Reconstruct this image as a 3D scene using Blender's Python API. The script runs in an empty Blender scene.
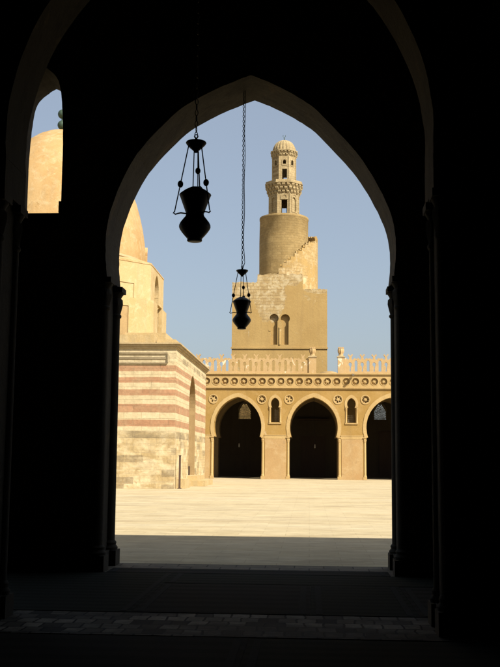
import bpy, bmesh, math, random
from mathutils import Vector, Matrix
from mathutils.geometry import tessellate_polygon
random.seed(7)
R = math.radians
PI = math.pi
S = bpy.context.scene
COL = S.collection

# ------------------------------------------------------------------ mesh builder
class MB:
    def __init__(s): s.v = []; s.f = []
    def add(s, vs, fs):
        b = len(s.v); s.v += [tuple(p) for p in vs]; s.f += [tuple(i + b for i in f) for f in fs]
        return s
    def box(s, x0, x1, y0, y1, z0, z1, M=None):
        p = [Vector(c) for c in ((x0,y0,z0),(x1,y0,z0),(x1,y1,z0),(x0,y1,z0),(x0,y0,z1),(x1,y0,z1),(x1,y1,z1),(x0,y1,z1))]
        if M is not None: p = [M @ q for q in p]
        return s.add(p, [(0,3,2,1),(4,5,6,7),(0,1,5,4),(1,2,6,5),(2,3,7,6),(3,0,4,7)])
    def plate(s, outline, holes=(), t=1.0, M=None):
        """outline (u, w) polygon standing in the local XZ plane, extruded along +Y by t."""
        loops = [list(outline)] + [list(h) for h in holes]
        tri = tessellate_polygon([[Vector((a, b, 0)) for a, b in l] for l in loops])
        flat = [q for l in loops for q in l]; n = len(flat)
        p = [Vector((a, 0, b)) for a, b in flat] + [Vector((a, t, b)) for a, b in flat]
        if M is not None: p = [M @ q for q in p]
        f = [tuple(k) for k in tri] + [tuple(n + i for i in reversed(k)) for k in tri]
        o = 0
        for l in loops:
            m = len(l)
            f += [(o + i, o + (i + 1) % m, n + o + (i + 1) % m, n + o + i) for i in range(m)]
            o += m
        return s.add(p, f)
    def lathe(s, prof, c=(0,0,0), n=20, a0=0.0, a1=2*PI, mod=None, M=None):
        full = abs(a1 - a0 - 2*PI) < 1e-6
        k = n if full else n + 1
        vs = []
        for r, z in prof:
            for i in range(k):
                a = a0 + (a1 - a0) * i / n
                rr = r * (mod(a, z) if mod else 1)
                vs.append(Vector((c[0] + rr*math.cos(a), c[1] + rr*math.sin(a), c[2] + z)))
        fs = []
        for j in range(len(prof) - 1):
            for i in range(n):
                i2 = (i + 1) % k
                fs.append((j*k + i, j*k + i2, (j+1)*k + i2, (j+1)*k + i))
        if full:
            fs.append(tuple(range(k))[::-1]); fs.append(tuple((len(prof)-1)*k + i for i in range(k)))
        if M is not None: vs = [M @ q for q in vs]
        return s.add(vs, fs)
    def tube(s, pts, r, n=6, closed=False):
        pts = [Vector(p) for p in pts]; vs = []; m = len(pts)
        for i, p in enumerate(pts):
            if closed: d = pts[(i+1) % m] - pts[i-1]
            else: d = pts[min(i+1, m-1)] - pts[max(i-1, 0)]
            d.normalize()
            ref = Vector((0,0,1)) if abs(d.z) < .9 else Vector((0,1,0))
            a = d.cross(ref).normalized(); b = d.cross(a)
            for k in range(n):
                t = 2*PI*k/n
                vs.append(p + (a*math.cos(t) + b*math.sin(t)) * r)
        fs = []
        for i in range(m if closed else m - 1):
            for k in range(n):
                fs.append((i*n + k, i*n + (k+1) % n, ((i+1) % m)*n + (k+1) % n, ((i+1) % m)*n + k))
        if not closed:
            fs += [tuple(range(n))[::-1], tuple((m-1)*n + k for k in range(n))]
        return s.add(vs, fs)
    def ball(s, c, r, n=10, sz=1.0):
        pr = [(max(1e-4, r*math.sin(PI*i/n)), -r*sz*math.cos(PI*i/n)) for i in range(n+1)]
        return s.lathe(pr, c, n*2)
    def build(s, name, m, parent=None, smooth=False, angle=40):
        me = bpy.data.meshes.new(name)
        org = Vector((0,0,0))
        me.from_pydata(s.v, [], s.f); me.validate()
        bm = bmesh.new(); bm.from_mesh(me)
        bmesh.ops.remove_doubles(bm, verts=bm.verts, dist=1e-5)
        bmesh.ops.recalc_face_normals(bm, faces=bm.faces)
        bm.to_mesh(me); bm.free()
        if smooth:
            for p in me.polygons: p.use_smooth = True
            try: me.set_sharp_from_angle(angle=R(angle))
            except Exception: pass
        me.materials.append(m)
        o = bpy.data.objects.new(name, me); COL.objects.link(o)
        if parent is not None: o.parent = parent
        return o

def tag(o, label, cat, group=None, kind=None):
    if label: o['label'] = label
    if cat: o['category'] = cat
    if group: o['group'] = group
    if kind: o['kind'] = kind
    return o
def struct(o, label=None):
    o['kind'] = 'structure'
    if label: o['label'] = label
    return o
def thing(name, label, cat, group=None):
    o = bpy.data.objects.new(name, None); COL.objects.link(o)
    o.empty_display_size = .3
    return tag(o, label, cat, group)
def T(x=0, y=0, z=0, rz=0): return Matrix.Translation((x, y, z)) @ Matrix.Rotation(rz, 4, 'Z')

# ------------------------------------------------------------------ materials
class NT:
    def __init__(s, name):
        s.m = bpy.data.materials.new(name); s.m.use_nodes = True
        s.t = s.m.node_tree; s.b = s.t.nodes['Principled BSDF']
        s.pos = s.n('ShaderNodeNewGeometry').outputs['Position']
    def n(s, ty, **kw):
        x = s.t.nodes.new(ty)
        for k, v in kw.items(): setattr(x, k, v)
        return x
    def l(s, a, b): s.t.links.new(a, b)
    def vec(s, sx=1, sy=1, sz=1, loc=(0,0,0), src=None):
        mp = s.n('ShaderNodeMapping'); mp.inputs['Scale'].default_value = (sx, sy, sz); mp.inputs['Location'].default_value = loc
        s.l(src or s.pos, mp.inputs['Vector']); return mp.outputs[0]
    def wallvec(s):
        sp = s.n('ShaderNodeSeparateXYZ'); s.l(s.pos, sp.inputs[0])
        ad = s.n('ShaderNodeMath', operation='ADD'); s.l(sp.outputs[0], ad.inputs[0]); s.l(sp.outputs[1], ad.inputs[1])
        cb = s.n('ShaderNodeCombineXYZ'); s.l(ad.outputs[0], cb.inputs[0]); s.l(sp.outputs[2], cb.inputs[1])
        return cb.outputs[0]
    def noise(s, v, scale, detail=6, rough=.6, dist=0):
        x = s.n('ShaderNodeTexNoise'); s.l(v, x.inputs['Vector'])
        x.inputs['Scale'].default_value = scale; x.inputs['Detail'].default_value = detail
        x.inputs['Roughness'].default_value = rough; x.inputs['Distortion'].default_value = dist
        return x.outputs['Fac']
    def ramp(s, f, stops, interp='LINEAR'):
        x = s.n('ShaderNodeValToRGB'); s.l(f, x.inputs[0]); cr = x.color_ramp; cr.interpolation = interp
        while len(cr.elements) < len(stops): cr.elements.new(.5)
        for e, (p, c) in zip(cr.elements, stops):
            e.position = p; e.color = (c, c, c, 1) if not hasattr(c, '__len__') else (*c, 1)
        return x.outputs[0]
    def mix(s, f, a, b, mode='MIX'):
        x = s.n('ShaderNodeMix', data_type='RGBA', blend_type=mode)
        if hasattr(f, 'links') or not isinstance(f, (int, float)): s.l(f, x.inputs[0])
        else: x.inputs[0].default_value = f
        for k, v in ((6, a), (7, b)):
            if isinstance(v, tuple): x.inputs[k].default_value = (*v, 1)
            else: s.l(v, x.inputs[k])
        return x.outputs[2]
    def mul(s, a, b):
        x = s.n('ShaderNodeMath', operation='MULTIPLY')
        for i, v in enumerate((a, b)):
            if isinstance(v, (int, float)): x.inputs[i].default_value = v
            else: s.l(v, x.inputs[i])
        return x.outputs[0]
    def add(s, a, b, op='ADD'):
        x = s.n('ShaderNodeMath', operation=op)
        for i, v in enumerate((a, b)):
            if isinstance(v, (int, float)): x.inputs[i].default_value = v
            else: s.l(v, x.inputs[i])
        return x.outputs[0]
    def brick(s, v, w, h, c1, c2, mortar, msize=.012, bias=0, off=.5):
        x = s.n('ShaderNodeTexBrick'); s.l(v, x.inputs['Vector']); x.offset = off
        x.inputs['Color1'].default_value = (*c1, 1); x.inputs['Color2'].default_value = (*c2, 1); x.inputs['Mortar'].default_value = (*mortar, 1)
        x.inputs['Scale'].default_value = 1; x.inputs['Brick Width'].default_value = w; x.inputs['Row Height'].default_value = h
        x.inputs['Mortar Size'].default_value = msize; x.inputs['Mortar Smooth'].default_value = .3; x.inputs['Bias'].default_value = bias
        return x
    def bump(s, h, strength=.4, dist=.03, chain=None):
        x = s.n('ShaderNodeBump'); x.inputs['Strength'].default_value = strength; x.inputs['Distance'].default_value = dist
        s.l(h, x.inputs['Height'])
        if chain is not None: s.l(chain, x.inputs['Normal'])
        return x.outputs[0]
    def out(s, color, rough=.9, nrm=None, spec=.2, metal=0):
        if isinstance(color, tuple): s.b.inputs['Base Color'].default_value = (*color, 1)
        else: s.l(color, s.b.inputs['Base Color'])
        if isinstance(rough, (int, float)): s.b.inputs['Roughness'].default_value = rough
        else: s.l(rough, s.b.inputs['Roughness'])
        s.b.inputs['Specular IOR Level'].default_value = spec; s.b.inputs['Metallic'].default_value = metal
        if nrm is not None: s.l(nrm, s.b.inputs['Normal'])
        return s.m

def plaster(name, c1, c2, c3, stain=.35, streak=.35, peel=None, bumpd=.03, scale=1.0):
    """weathered plaster: broad tone patches, rain streaks, fine grain; optional patches where another coat shows."""
    if not name.startswith('hall'): c1, c2, c3 = (tuple(x*.80 for x in q) for q in (c1, c2, c3)); peel = peel and (tuple(x*.82 for x in peel[0]), *peel[1:])
    n = NT(name)
    base = n.mix(n.ramp(n.noise(n.pos, .35*scale, 8, .65), [(.35, 0), (.65, 1)]), c1, c2)
    base = n.mix(n.mul(n.ramp(n.noise(n.vec(1, 1, 1, (7, 3, 1)), 1.1*scale, 8, .7, .6), [(.5, 0), (.68, 1)]), stain), base, c3)
    st = n.ramp(n.noise(n.vec(1.6*scale, 1.6*scale, .12*scale, (3, 0, 5)), 1.0, 5, .6), [(.5, 0), (.75, 1)])
    dark = tuple(x*.62 for x in c3)
    base = n.mix(n.mul(st, streak), base, dark)
    h = n.noise(n.pos, 3.5*scale, 10, .7)
    if peel:
        pm = n.ramp(n.noise(n.vec(1, 1, 1, (11, 2, 9)), peel[1], 7, .65, .8), [(peel[2], 0), (peel[2] + .03, 1)])
        base = n.mix(pm, base, peel[0])
    g = n.ramp(n.noise(n.pos, 14*scale, 6, .7), [(.2, .8), (.8, 1.14)])
    base = n.mix(1.0, base, g, 'MULTIPLY')
    return n.out(base, .92, n.bump(h, .5, bumpd))

M = {}
# far arcade: ochre plaster, paler mouldings, pink lower panels
M['ochre'] = plaster('ochre_plaster', (.425,.27,.088), (.36,.22,.062), (.46,.305,.12), .6, .4, ((.50,.37,.20), .55, .64))
M['moulding'] = plaster('pale_moulding_plaster', (.56,.40,.18), (.50,.34,.14), (.40,.26,.11), .45, .3)
M['cresting'] = plaster('cresting_plaster', (.54,.375,.185), (.49,.33,.15), (.57,.43,.25), .6, .25, ((.76,.65,.47), .8, .61))
M['pink'] = plaster('pink_panel_plaster', (.50,.345,.165), (.45,.285,.125), (.56,.42,.225), .6, .3, ((.40,.27,.13), .9, .62), .02)
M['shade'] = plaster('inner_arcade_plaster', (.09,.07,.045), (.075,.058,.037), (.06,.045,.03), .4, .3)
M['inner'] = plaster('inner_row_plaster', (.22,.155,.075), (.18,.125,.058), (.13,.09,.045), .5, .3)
M['grille'] = plaster('stucco_grille', (.24,.2,.14), (.21,.17,.11), (.16,.13,.09), .3, .2)

def minaret_mat(name='minaret_stone', lo=.62):
    n = NT(name)
    wv = n.wallvec()
    br = n.brick(wv, .85, .38, (.405,.292,.138), (.324,.223,.097), (.243,.162,.073), .02)
    sm = n.mix(n.ramp(n.noise(n.pos, .28, 8, .65), [(.35,0),(.65,1)]), (.381,.259,.101), (.332,.219,.081))
    # plaster has fallen from parts of the block: three patches with ragged outlines
    sp = n.n('ShaderNodeSeparateXYZ'); n.l(n.pos, sp.inputs[0])
    rag = n.mul(n.add(n.noise(n.vec(1,1,1,(2,5,1)), .75, 8, .7, .4), -.5), 1.7)
    d = None
    for cx, cz, rx_, rz_ in ((-4.9, 21.9, 2.0, 3.1), (-7.4, 23.4, 2.6, 2.0), (-4.2, 24.6, 3.6, 1.5), (1.2, 22.9, 1.9, .62)):
        u = n.mul(n.add(sp.outputs[0], -cx), 1/rx_); v = n.mul(n.add(sp.outputs[2], -cz), 1/rz_)
        q = n.add(n.add(n.mul(u, u), n.mul(v, v)), rag)
        d = q if d is None else n.add(d, q, 'MINIMUM')
    f1 = n.ramp(n.mul(d, .5), [(.485, 1), (.515, 0)])
    lim = n.ramp(n.mul(sp.outputs[2], .02), [(.515, 1), (.522, 0)])       # the drum above is plastered again
    f2 = n.ramp(n.noise(n.vec(1,1,1,(21,3,8)), .5, 7, .7, .6), [(lo,0),(lo + .02,1)])
    f3 = n.add(n.mul(f1, lim), n.mul(f2, .6))
    pale = n.mix(n.ramp(n.noise(n.vec(1,1,1,(1,9,4)), 1.6, 6, .7, .4), [(.46,0),(.66,1)]), n.mix(n.ramp(n.noise(n.pos, 2.4, 6, .7), [(.4,0),(.6,.6)]), br.outputs['Color'], (.30,.215,.10)), (.51,.42,.255))
    c = n.mix(n.add(f3, 0, 'MINIMUM') if False else n.ramp(f3, [(0,0),(1,1)]), sm, pale)
    st = n.ramp(n.noise(n.vec(1.5,1.5,.12), 1, 5, .6), [(.5,0),(.78,1)])
    c = n.mix(n.mul(st, .35), c, (.219,.146,.069))
    g = n.ramp(n.noise(n.pos, 9, 7, .75), [(.2,.78),(.8,1.16)])
    c = n.mix(1.0, c, g, 'MULTIPLY')
    h = n.add(n.mul(br.outputs['Fac'], n.mul(f3, -.8)), n.noise(n.pos, 3, 9, .7))
    return n.out(c, .93, n.bump(h, .6, .05))
M['minaret'] = minaret_mat()
M['stair'] = minaret_mat('minaret_stair_stone', .50)

def ashlar(name, c1, c2, mort, w, h, dark=.3, grain=9):
    c1, c2, mort = (tuple(x*.80 for x in q) for q in (c1, c2, mort))
    n = NT(name); wv = n.wallvec()
    br = n.brick(wv, w, h, c1, c2, mort, .014)
    c = n.mix(n.mul(n.ramp(n.noise(n.pos, .55, 8, .75, .6), [(.42,0),(.66,1)]), dark), br.outputs['Color'], tuple(x*.5 for x in c2))
    c = n.mix(n.ramp(n.noise(n.vec(1,1,1.3,(8,1,6)), .8, 8, .75, .5), [(.54,0),(.63,.65)]), c, tuple(min(1, x*1.28) for x in c1))
    st = n.ramp(n.noise(n.vec(2.2,2.2,.2), 1, 5, .6), [(.5,0),(.78,1)])
    c = n.mix(n.mul(st, .25), c, tuple(x*.5 for x in c2))
    c = n.mix(1.0, c, n.ramp(n.noise(n.pos, grain, 7, .75), [(.2,.78),(.8,1.15)]), 'MULTIPLY')
    hh = n.add(n.mul(br.outputs['Fac'], -.6), n.noise(n.pos, 4, 9, .7))
    return n.out(c, .92, n.bump(hh, .6, .03))
M['minaret_top'] = ashlar('minaret_lantern_stone', (.46,.365,.20), (.40,.30,.155), (.28,.2,.1), .5, .3, .45)
M['drum'] = ashlar('minaret_drum_stone', (.40,.285,.125), (.355,.245,.10), (.29,.2,.085), .8, .32, .4)

def pavilion_mat():
    n = NT('striped_pavilion_stone'); wv = n.wallvec()
    sp = n.n('ShaderNodeSeparateXYZ'); n.l(n.pos, sp.inputs[0])
    # courses wander by a few centimetres
    zj = n.add(sp.outputs[2], n.mul(n.add(n.noise(n.pos, .5, 3, .5), -.5), .10))
    zt = n.mul(zj, .1)
    edges = [3.94,4.36, 4.84,5.39, 5.91,6.31, 6.73,7.10, 7.50,7.88]
    stops = [(0, 0)]
    for i, e in enumerate(edges): stops.append((e/10, 1 if i % 2 == 0 else 0))
    m = n.ramp(zt, stops, 'CONSTANT')
    br = n.brick(wv, 1.15, .405, (.56,.465,.29), (.49,.395,.235), (.37,.29,.165), .010)
    rb = n.brick(wv, 1.15, .405, (.41,.225,.125), (.33,.175,.095), (.31,.2,.115), .009)
    worn = n.ramp(n.noise(n.vec(1,1,1,(4,1,3)), .9, 7, .7, .4), [(.44,.05),(.66,.85)])
    redc = n.mix(worn, rb.outputs['Color'], (.373,.251,.142))
    c = n.mix(m, br.outputs['Color'], redc)
    # lower courses: rough, tan, patched with darker blocks
    lb = n.brick(wv, .95, .46, (.50,.385,.205), (.40,.295,.145), (.34,.26,.15), .015)
    pt = n.mix(n.ramp(n.noise(n.vec(.7,.7,1.3,(5,2,2)), .9, 6, .6, .7), [(.44,0),(.6,1)]), lb.outputs['Color'], (.57,.47,.29))
    db = n.brick(n.vec(1,1,1,(.3,.17,0), wv), 1.2, .46, (0,0,0), (1,1,1), (.3,.3,.3), .01)
    pt = n.mix(n.mul(n.ramp(db.outputs['Color'], [(.80,0),(.88,.75)]), n.ramp(n.noise(n.vec(1,1,1.5), 2.2, 6, .7), [(.3,.25),(.6,1)])), pt, (.203,.154,.089))
    pt = n.mix(n.ramp(n.noise(n.vec(1,1,1.4,(3,8,8)), 1.7, 7, .75, .8), [(.56,0),(.64,.7)]), pt, (.340,.235,.113))
    low = n.ramp(n.add(zt, n.mul(n.add(n.noise(n.vec(1,1,1,(9,9,2)), .35, 4, .6), -.5), .06)), [(.355,1),(.375,0)])
    c = n.mix(low, c, pt)
    # grey weathered courses
    gm = n.ramp(zt, [(0,0),(.318,1),(.362,0),(.83,1),(.868,0)], 'CONSTANT')
    gw = n.ramp(n.noise(n.vec(.35,.35,1,(2,2,2)), .9, 5, .6), [(.40,0),(.56,.8)])
    xg = n.ramp(n.mul(n.add(sp.outputs[0], 20.0), .1), [(.80,.15),(.86,1)])
    c = n.mix(n.mul(n.mul(gm, gw), xg), c, (.215,.17,.10))
    st = n.ramp(n.noise(n.vec(1.8,1.8,.18,(1,4,2)), 1, 5, .6), [(.5,0),(.78,1)])
    c = n.mix(n.mul(st, .25), c, (.243,.186,.105))
    c = n.mix(1.0, c, n.ramp(n.noise(n.pos, 4.5, 9, .8), [(.25,.66),(.75,1.22)]), 'MULTIPLY')
    hh = n.add(n.mul(br.outputs['Fac'], -.5), n.noise(n.pos, 2.6, 10, .72))
    return n.out(c, .93, n.bump(hh, .7, .06))
M['pavilion'] = pavilion_mat()
M['pav_plain'] = plaster('pavilion_plaster', (.57,.43,.22), (.50,.36,.165), (.62,.50,.29), .8, .55, ((.42,.29,.13), .45, .64), .05, 1.3)
M['dome'] = plaster('dome_plaster', (.51,.345,.16), (.44,.275,.11), (.56,.42,.23), .9, .5, ((.40,.26,.11), .7, .62), .05, 1.5)
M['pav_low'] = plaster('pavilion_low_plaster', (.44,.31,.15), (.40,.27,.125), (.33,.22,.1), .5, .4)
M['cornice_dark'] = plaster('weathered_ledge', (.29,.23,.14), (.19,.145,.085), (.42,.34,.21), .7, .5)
M['cornice'] = plaster('pavilion_cornice_stone', (.55,.43,.25), (.46,.35,.19), (.34,.26,.15), .5, .4)

def courtyard_mat():
    n = NT('courtyard_paving')
    br = n.brick(n.vec(1,1,1), 1.25, .62, (.46,.38,.235), (.415,.335,.195), (.37,.295,.17), .009)
    c = n.mix(n.ramp(n.noise(n.vec(.25,1,1), .32, 8, .7, .3), [(.4,0),(.66,.7)]), br.outputs['Color'], (.45,.385,.26))
    c = n.mix(n.ramp(n.noise(n.vec(.3,1.1,1,(7,3,0)), .55, 8, .75, .5), [(.50,0),(.66,.75)]), c, (.275,.211,.121))
    c = n.mix(1.0, c, n.ramp(n.noise(n.vec(.45,1.2,1), 2.2, 9, .78), [(.28,.70),(.72,1.18)]), 'MULTIPLY')
    hh = n.add(n.mul(br.outputs['Fac'], -.4), n.noise(n.vec(.5,1.1,1), 1.6, 9, .75))
    return n.out(c, .9, n.bump(hh, .6, .05), .2)
M['courtyard'] = courtyard_mat()
def ground_mat():
    n = NT('dusty_ground')
    c = n.mix(n.noise(n.pos, .05, 8, .6), (.36,.29,.19), (.30,.235,.15))
    return n.out(c, .95, n.bump(n.noise(n.pos, 1.5, 8, .7), .4, .05))
M['ground'] = ground_mat()
# prayer hall: old plaster, near black with the hall's shade in its colour; dark timber
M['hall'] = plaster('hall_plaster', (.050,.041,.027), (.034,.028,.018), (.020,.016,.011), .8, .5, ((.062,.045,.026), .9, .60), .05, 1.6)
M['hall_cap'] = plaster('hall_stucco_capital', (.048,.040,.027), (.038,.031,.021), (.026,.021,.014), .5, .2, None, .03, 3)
def timber_mat():
    n = NT('dark_timber')
    c = n.mix(n.noise(n.vec(1,9,9), 1.2, 6, .6), (.035,.022,.014), (.018,.012,.008))
    return n.out(c, .7, n.bump(n.noise(n.vec(1,14,14), 2, 6, .6), .3, .01))
M['timber'] = timber_mat()
def strip_mat():
    n = NT('worn_stone_tiles')
    wob = n.n('ShaderNodeVectorMath', operation='ADD'); n.l(n.pos, wob.inputs[0])
    nz = n.n('ShaderNodeTexNoise'); nz.inputs['Scale'].default_value = 2.5; n.l(n.pos, nz.inputs['Vector'])
    sc = n.n('ShaderNodeVectorMath', operation='SCALE'); n.l(nz.outputs['Color'], sc.inputs[0]); sc.inputs['Scale'].default_value = .10; n.l(sc.outputs[0], wob.inputs[1])
    br = n.brick(wob.outputs[0], .215, .285, (.40,.35,.27), (.02,.018,.014), (.012,.01,.009), .014, .06, .37)
    c = n.mix(n.ramp(n.noise(n.vec(.35,1,1,(3.3,0,0)), 1.1, 4, .6), [(.4,.75),(.6,0)]), br.outputs['Color'], (.05,.044,.035))
    c = n.mix(1.0, c, n.ramp(n.noise(n.pos, 7, 8, .75), [(.25,.35),(.75,1.4)]), 'MULTIPLY')
    return n.out(c, .9, n.bump(n.add(n.mul(br.outputs['Fac'], -.7), n.noise(n.pos, 8, 6, .7)), .5, .015), .12)
M['strip'] = strip_mat()
def threshold_mat():
    n = NT('threshold_paving')
    br = n.brick(n.vec(1,1,1), .5, .34, (.19,.16,.115), (.13,.11,.08), (.06,.05,.04), .012)
    c = n.mix(1.0, br.outputs['Color'], n.ramp(n.noise(n.pos, 4, 8, .75), [(.25,.55),(.75,1.25)]), 'MULTIPLY')
    return n.out(c, .9, n.bump(n.add(n.mul(br.outputs['Fac'], -.7), n.noise(n.pos, 8, 6, .7)), .4, .01), .15)
M['threshold'] = threshold_mat()
def carpet_mat(name, c1, c2, u):
    n = NT(name)
    wv = n.n('ShaderNodeTexWave'); wv.bands_direction = 'Y'; n.l(n.vec(1,1,1), wv.inputs['Vector'])
    wv.inputs['Scale'].default_value = u; wv.inputs['Distortion'].default_value = .6
    c = n.mix(n.ramp(wv.outputs['Fac'], [(.35,0),(.65,1)]), c1, c2)
    c = n.mix(1.0, c, n.ramp(n.noise(n.pos, 30, 5, .8), [(.2,.6),(.8,1.3)]), 'MULTIPLY')
    return n.out(c, 1.0, n.bump(n.noise(n.pos, 120, 4, .7), .6, .01), .05)
M['carpet1'] = carpet_mat('dark_green_carpet', (.033,.036,.028), (.023,.026,.020), 1.1)
M['carpet_edge'] = carpet_mat('carpet_edge', (.040,.043,.040), (.034,.036,.034), 3)
M['carpet2'] = carpet_mat('dark_grey_carpet', (.036,.035,.030), (.026,.026,.022), .8)
def metal_mat(name, c, rough, metal=.8):
    n = NT(name)
    cc = n.mix(n.noise(n.pos, 25, 6, .7), c, tuple(x*.5 for x in c))
    return n.out(cc, rough, n.bump(n.noise(n.pos, 60, 4, .7), .2, .003), .4, metal)
M['iron'] = metal_mat('blackened_iron', (.03,.028,.026), .55)
M['lampglass'] = metal_mat('dark_lamp_glass', (.016,.015,.014), .5, .0)  # even near-black tone for the lamp bodies
M['bronze'] = metal_mat('green_bronze', (.055,.095,.062), .6, .3)
M['steel'] = metal_mat('grey_metal', (.3,.29,.27), .5, .6)
M['post'] = metal_mat('brown_painted_post', (.10,.06,.04), .6, .1)
def door_mat():
    n = NT('dark_door_wood')
    c = n.mix(n.noise(n.vec(9,9,1), 1.2, 6, .6), (.07,.045,.028), (.035,.022,.014))
    return n.out(c, .7, n.bump(n.noise(n.vec(14,14,1), 2, 6, .6), .3, .01))
M['door'] = door_mat()
M['white'] = plaster('milky_lamp_glass', (.24,.23,.2), (.2,.19,.17), (.16,.15,.13), .2, .1, None, .005)

# ------------------------------------------------------------------ arches
RR = 1.28          # arc radius over half-width: two-centred pointed arch, slightly horseshoe at the foot
def arc_half(a, spring, zfoot, n=18, rr=RR):
    """left half of the intrados from the foot to the apex, as (dx, z) with dx < 0"""
    cx = (rr - 1) * a; rad = rr * a
    t0 = math.asin(max(-1, (zfoot - spring) / rad)); t1 = math.acos(cx / rad)
    return [(cx - rad*math.cos(t0 + (t1 - t0)*i/n), spring + rad*math.sin(t0 + (t1 - t0)*i/n)) for i in range(n+1)]
def arch_loop(cx, a, spring, zfoot, hj, z0, n=18, jit=0.0, rr=RR):
    """left foot -> apex -> right foot of an arched opening"""
    h = arc_half(a, spring, zfoot, n, rr)
    pts = [(-hj, z0), (-hj, zfoot)] + h
    pts += [(-x, z) for x, z in reversed(h[:-1])] + [(hj, zfoot), (hj, z0)]
    out = []
    for i, (x, z) in enumerate(pts):
        j = jit if 2 <= i < len(pts) - 2 else 0
        out.append((cx + x + random.uniform(-j, j), z + random.uniform(-j, j)))
    return out
KEEL = [(1,0),(.996,.10),(.965,.22),(.905,.345),(.84,.45),(.76,.553),(.68,.63),(.56,.735),(.45,.818),(.35,.868),(.25,.914),(.15,.952),(.06,.982),(0,1)]
WKEEL = [(1,0),(.975,.25),(.93,.48),(.86,.66),(.78,.775),(.66,.845),(.5,.895),(.3,.945),(.12,.982),(0,1)]
def keel_loop(cx, a, spring, rise, zfoot, hj, z0, tab, jit=0.0, skew=0.0):
    """flatter, keel-like pointed arch; tab gives the left half as (dx/a, height/rise) from the springing to the apex"""
    h = [(-a*.985, zfoot), (-a*.995, (zfoot + spring)/2)] + [(-a*u, spring + rise*v) for u, v in tab]
    if zfoot >= spring: h = h[2:]
    dense = []
    for i in range(len(h) - 1):
        p0, p1, p2, p3 = h[max(i-1, 0)], h[i], h[i+1], h[min(i+2, len(h)-1)]
        for k in range(3):
            t = k/3
            dense.append(tuple(.5*((2*p1[j]) + (p2[j]-p0[j])*t + (2*p0[j]-5*p1[j]+4*p2[j]-p3[j])*t*t + (3*p1[j]-p0[j]-3*p2[j]+p3[j])*t**3) for j in (0, 1)))
    dense.append(h[-1])
    pts = [(-hj, z0), (-hj, zfoot - .001)] + dense + [(-x, z) for x, z in reversed(dense[:-1])] + [(hj, zfoot - .001), (hj, z0)]
    pts = [(x - (skew*math.sin(PI*min(1, max(0, (z - spring)/rise))**1.7) if z > spring else 0), z) for x, z in pts]
    return [(cx + x + (random.uniform(-jit, jit) if 2 <= i < len(pts)-2 else 0), z + (random.uniform(-jit, jit) if 2 <= i < len(pts)-2 else 0)) for i, (x, z) in enumerate(pts)]
def apex_z(a, spring, rr=RR): return spring + a*math.sqrt(2*rr - 1)
def comb(xmin, xmax, z0, z1, arches):
    p = [(xmin, z0)]
    for a in arches: p += a
    return p + [(xmax, z0), (xmax, z1), (xmin, z1)]
def circle(cx, cz, r, n=16): return [(cx + r*math.cos(2*PI*i/n), cz + r*math.sin(2*PI*i/n)) for i in range(n)]

def colonnette(x, y, z0, zcap, r, hcap, m, mcap, parent, base_h=.35, n=14):
    """engaged corner colonnette with a bell capital under an abacus, and a moulded base on a plinth"""
    c = MB().lathe([(r, z0 + base_h), (r*.97, (z0 + zcap)/2), (r*.94, zcap - hcap)], (x, y, 0), n).build('colonnette', m, parent, True)
    k = MB()
    b = zcap - hcap
    k.lathe([(r*.9, b - .004), (r*1.12, b + hcap*.05), (r*1.12, b + hcap*.10), (r*.98, b + hcap*.14), (r*1.08, b + hcap*.30), (r*1.22, b + hcap*.46),
             (r*1.18, b + hcap*.60), (r*1.02, b + hcap*.66), (r*1.15, b + hcap*.72), (r*1.42, b + hcap*.82), (r*1.38, b + hcap*.84)], (x, y, 0), n,
            mod=lambda a, z: 1 + (.06*math.cos(6*a) if b + hcap*.2 < z < b + hcap*.62 else 0))
    e = r*1.4
    k.box(x - e, x + e, y - e, y + e, zcap - hcap*.17, zcap - .004)
    k.build('capital', mcap, c, True, 35)
    q = MB()
    e = r*1.42
    q.box(x - e, x + e, y - e, y + e, z0 + .002, z0 + base_h*.62)
    q.lathe([(r*1.35, z0 + base_h*.62), (r*1.4, z0 + base_h*.72), (r*1.15, z0 + base_h*.82), (r*1.22, z0 + base_h*.92), (r*1.0, z0 + base_h + .004)], (x, y, 0), n)
    q.build('base', mcap, c, True, 35)
    return c

# ================================================================== SETTING: ground
def sheet(name, x0, x1, y0, y1, z, m, nx=1, ny=1):
    b = MB()
    vs = [(x0 + (x1-x0)*i/nx, y0 + (y1-y0)*j/ny, z) for j in range(ny+1) for i in range(nx+1)]
    fs = [(j*(nx+1)+i, j*(nx+1)+i+1, (j+1)*(nx+1)+i+1, (j+1)*(nx+1)+i) for j in range(ny) for i in range(nx)]
    b.add(vs, fs); return b.build(name, m)
struct(sheet('ground', -1500, 1500, -1500, 1500, -.006, M['ground']), 'dusty ground running out beyond the mosque')
struct(sheet('courtyard', -46, 46, 17.42, 94.7, 0, M['courtyard']), 'pale stone paving of the sunlit courtyard')
HZ = .15            # hall floor
fl = MB().box(-30, 30, -16, 17.42, -.05, HZ).build('hall_floor', M['strip']); fl.data.materials[0] = M['threshold']; struct(fl, 'worn stone floor of the dark prayer hall')

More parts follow.
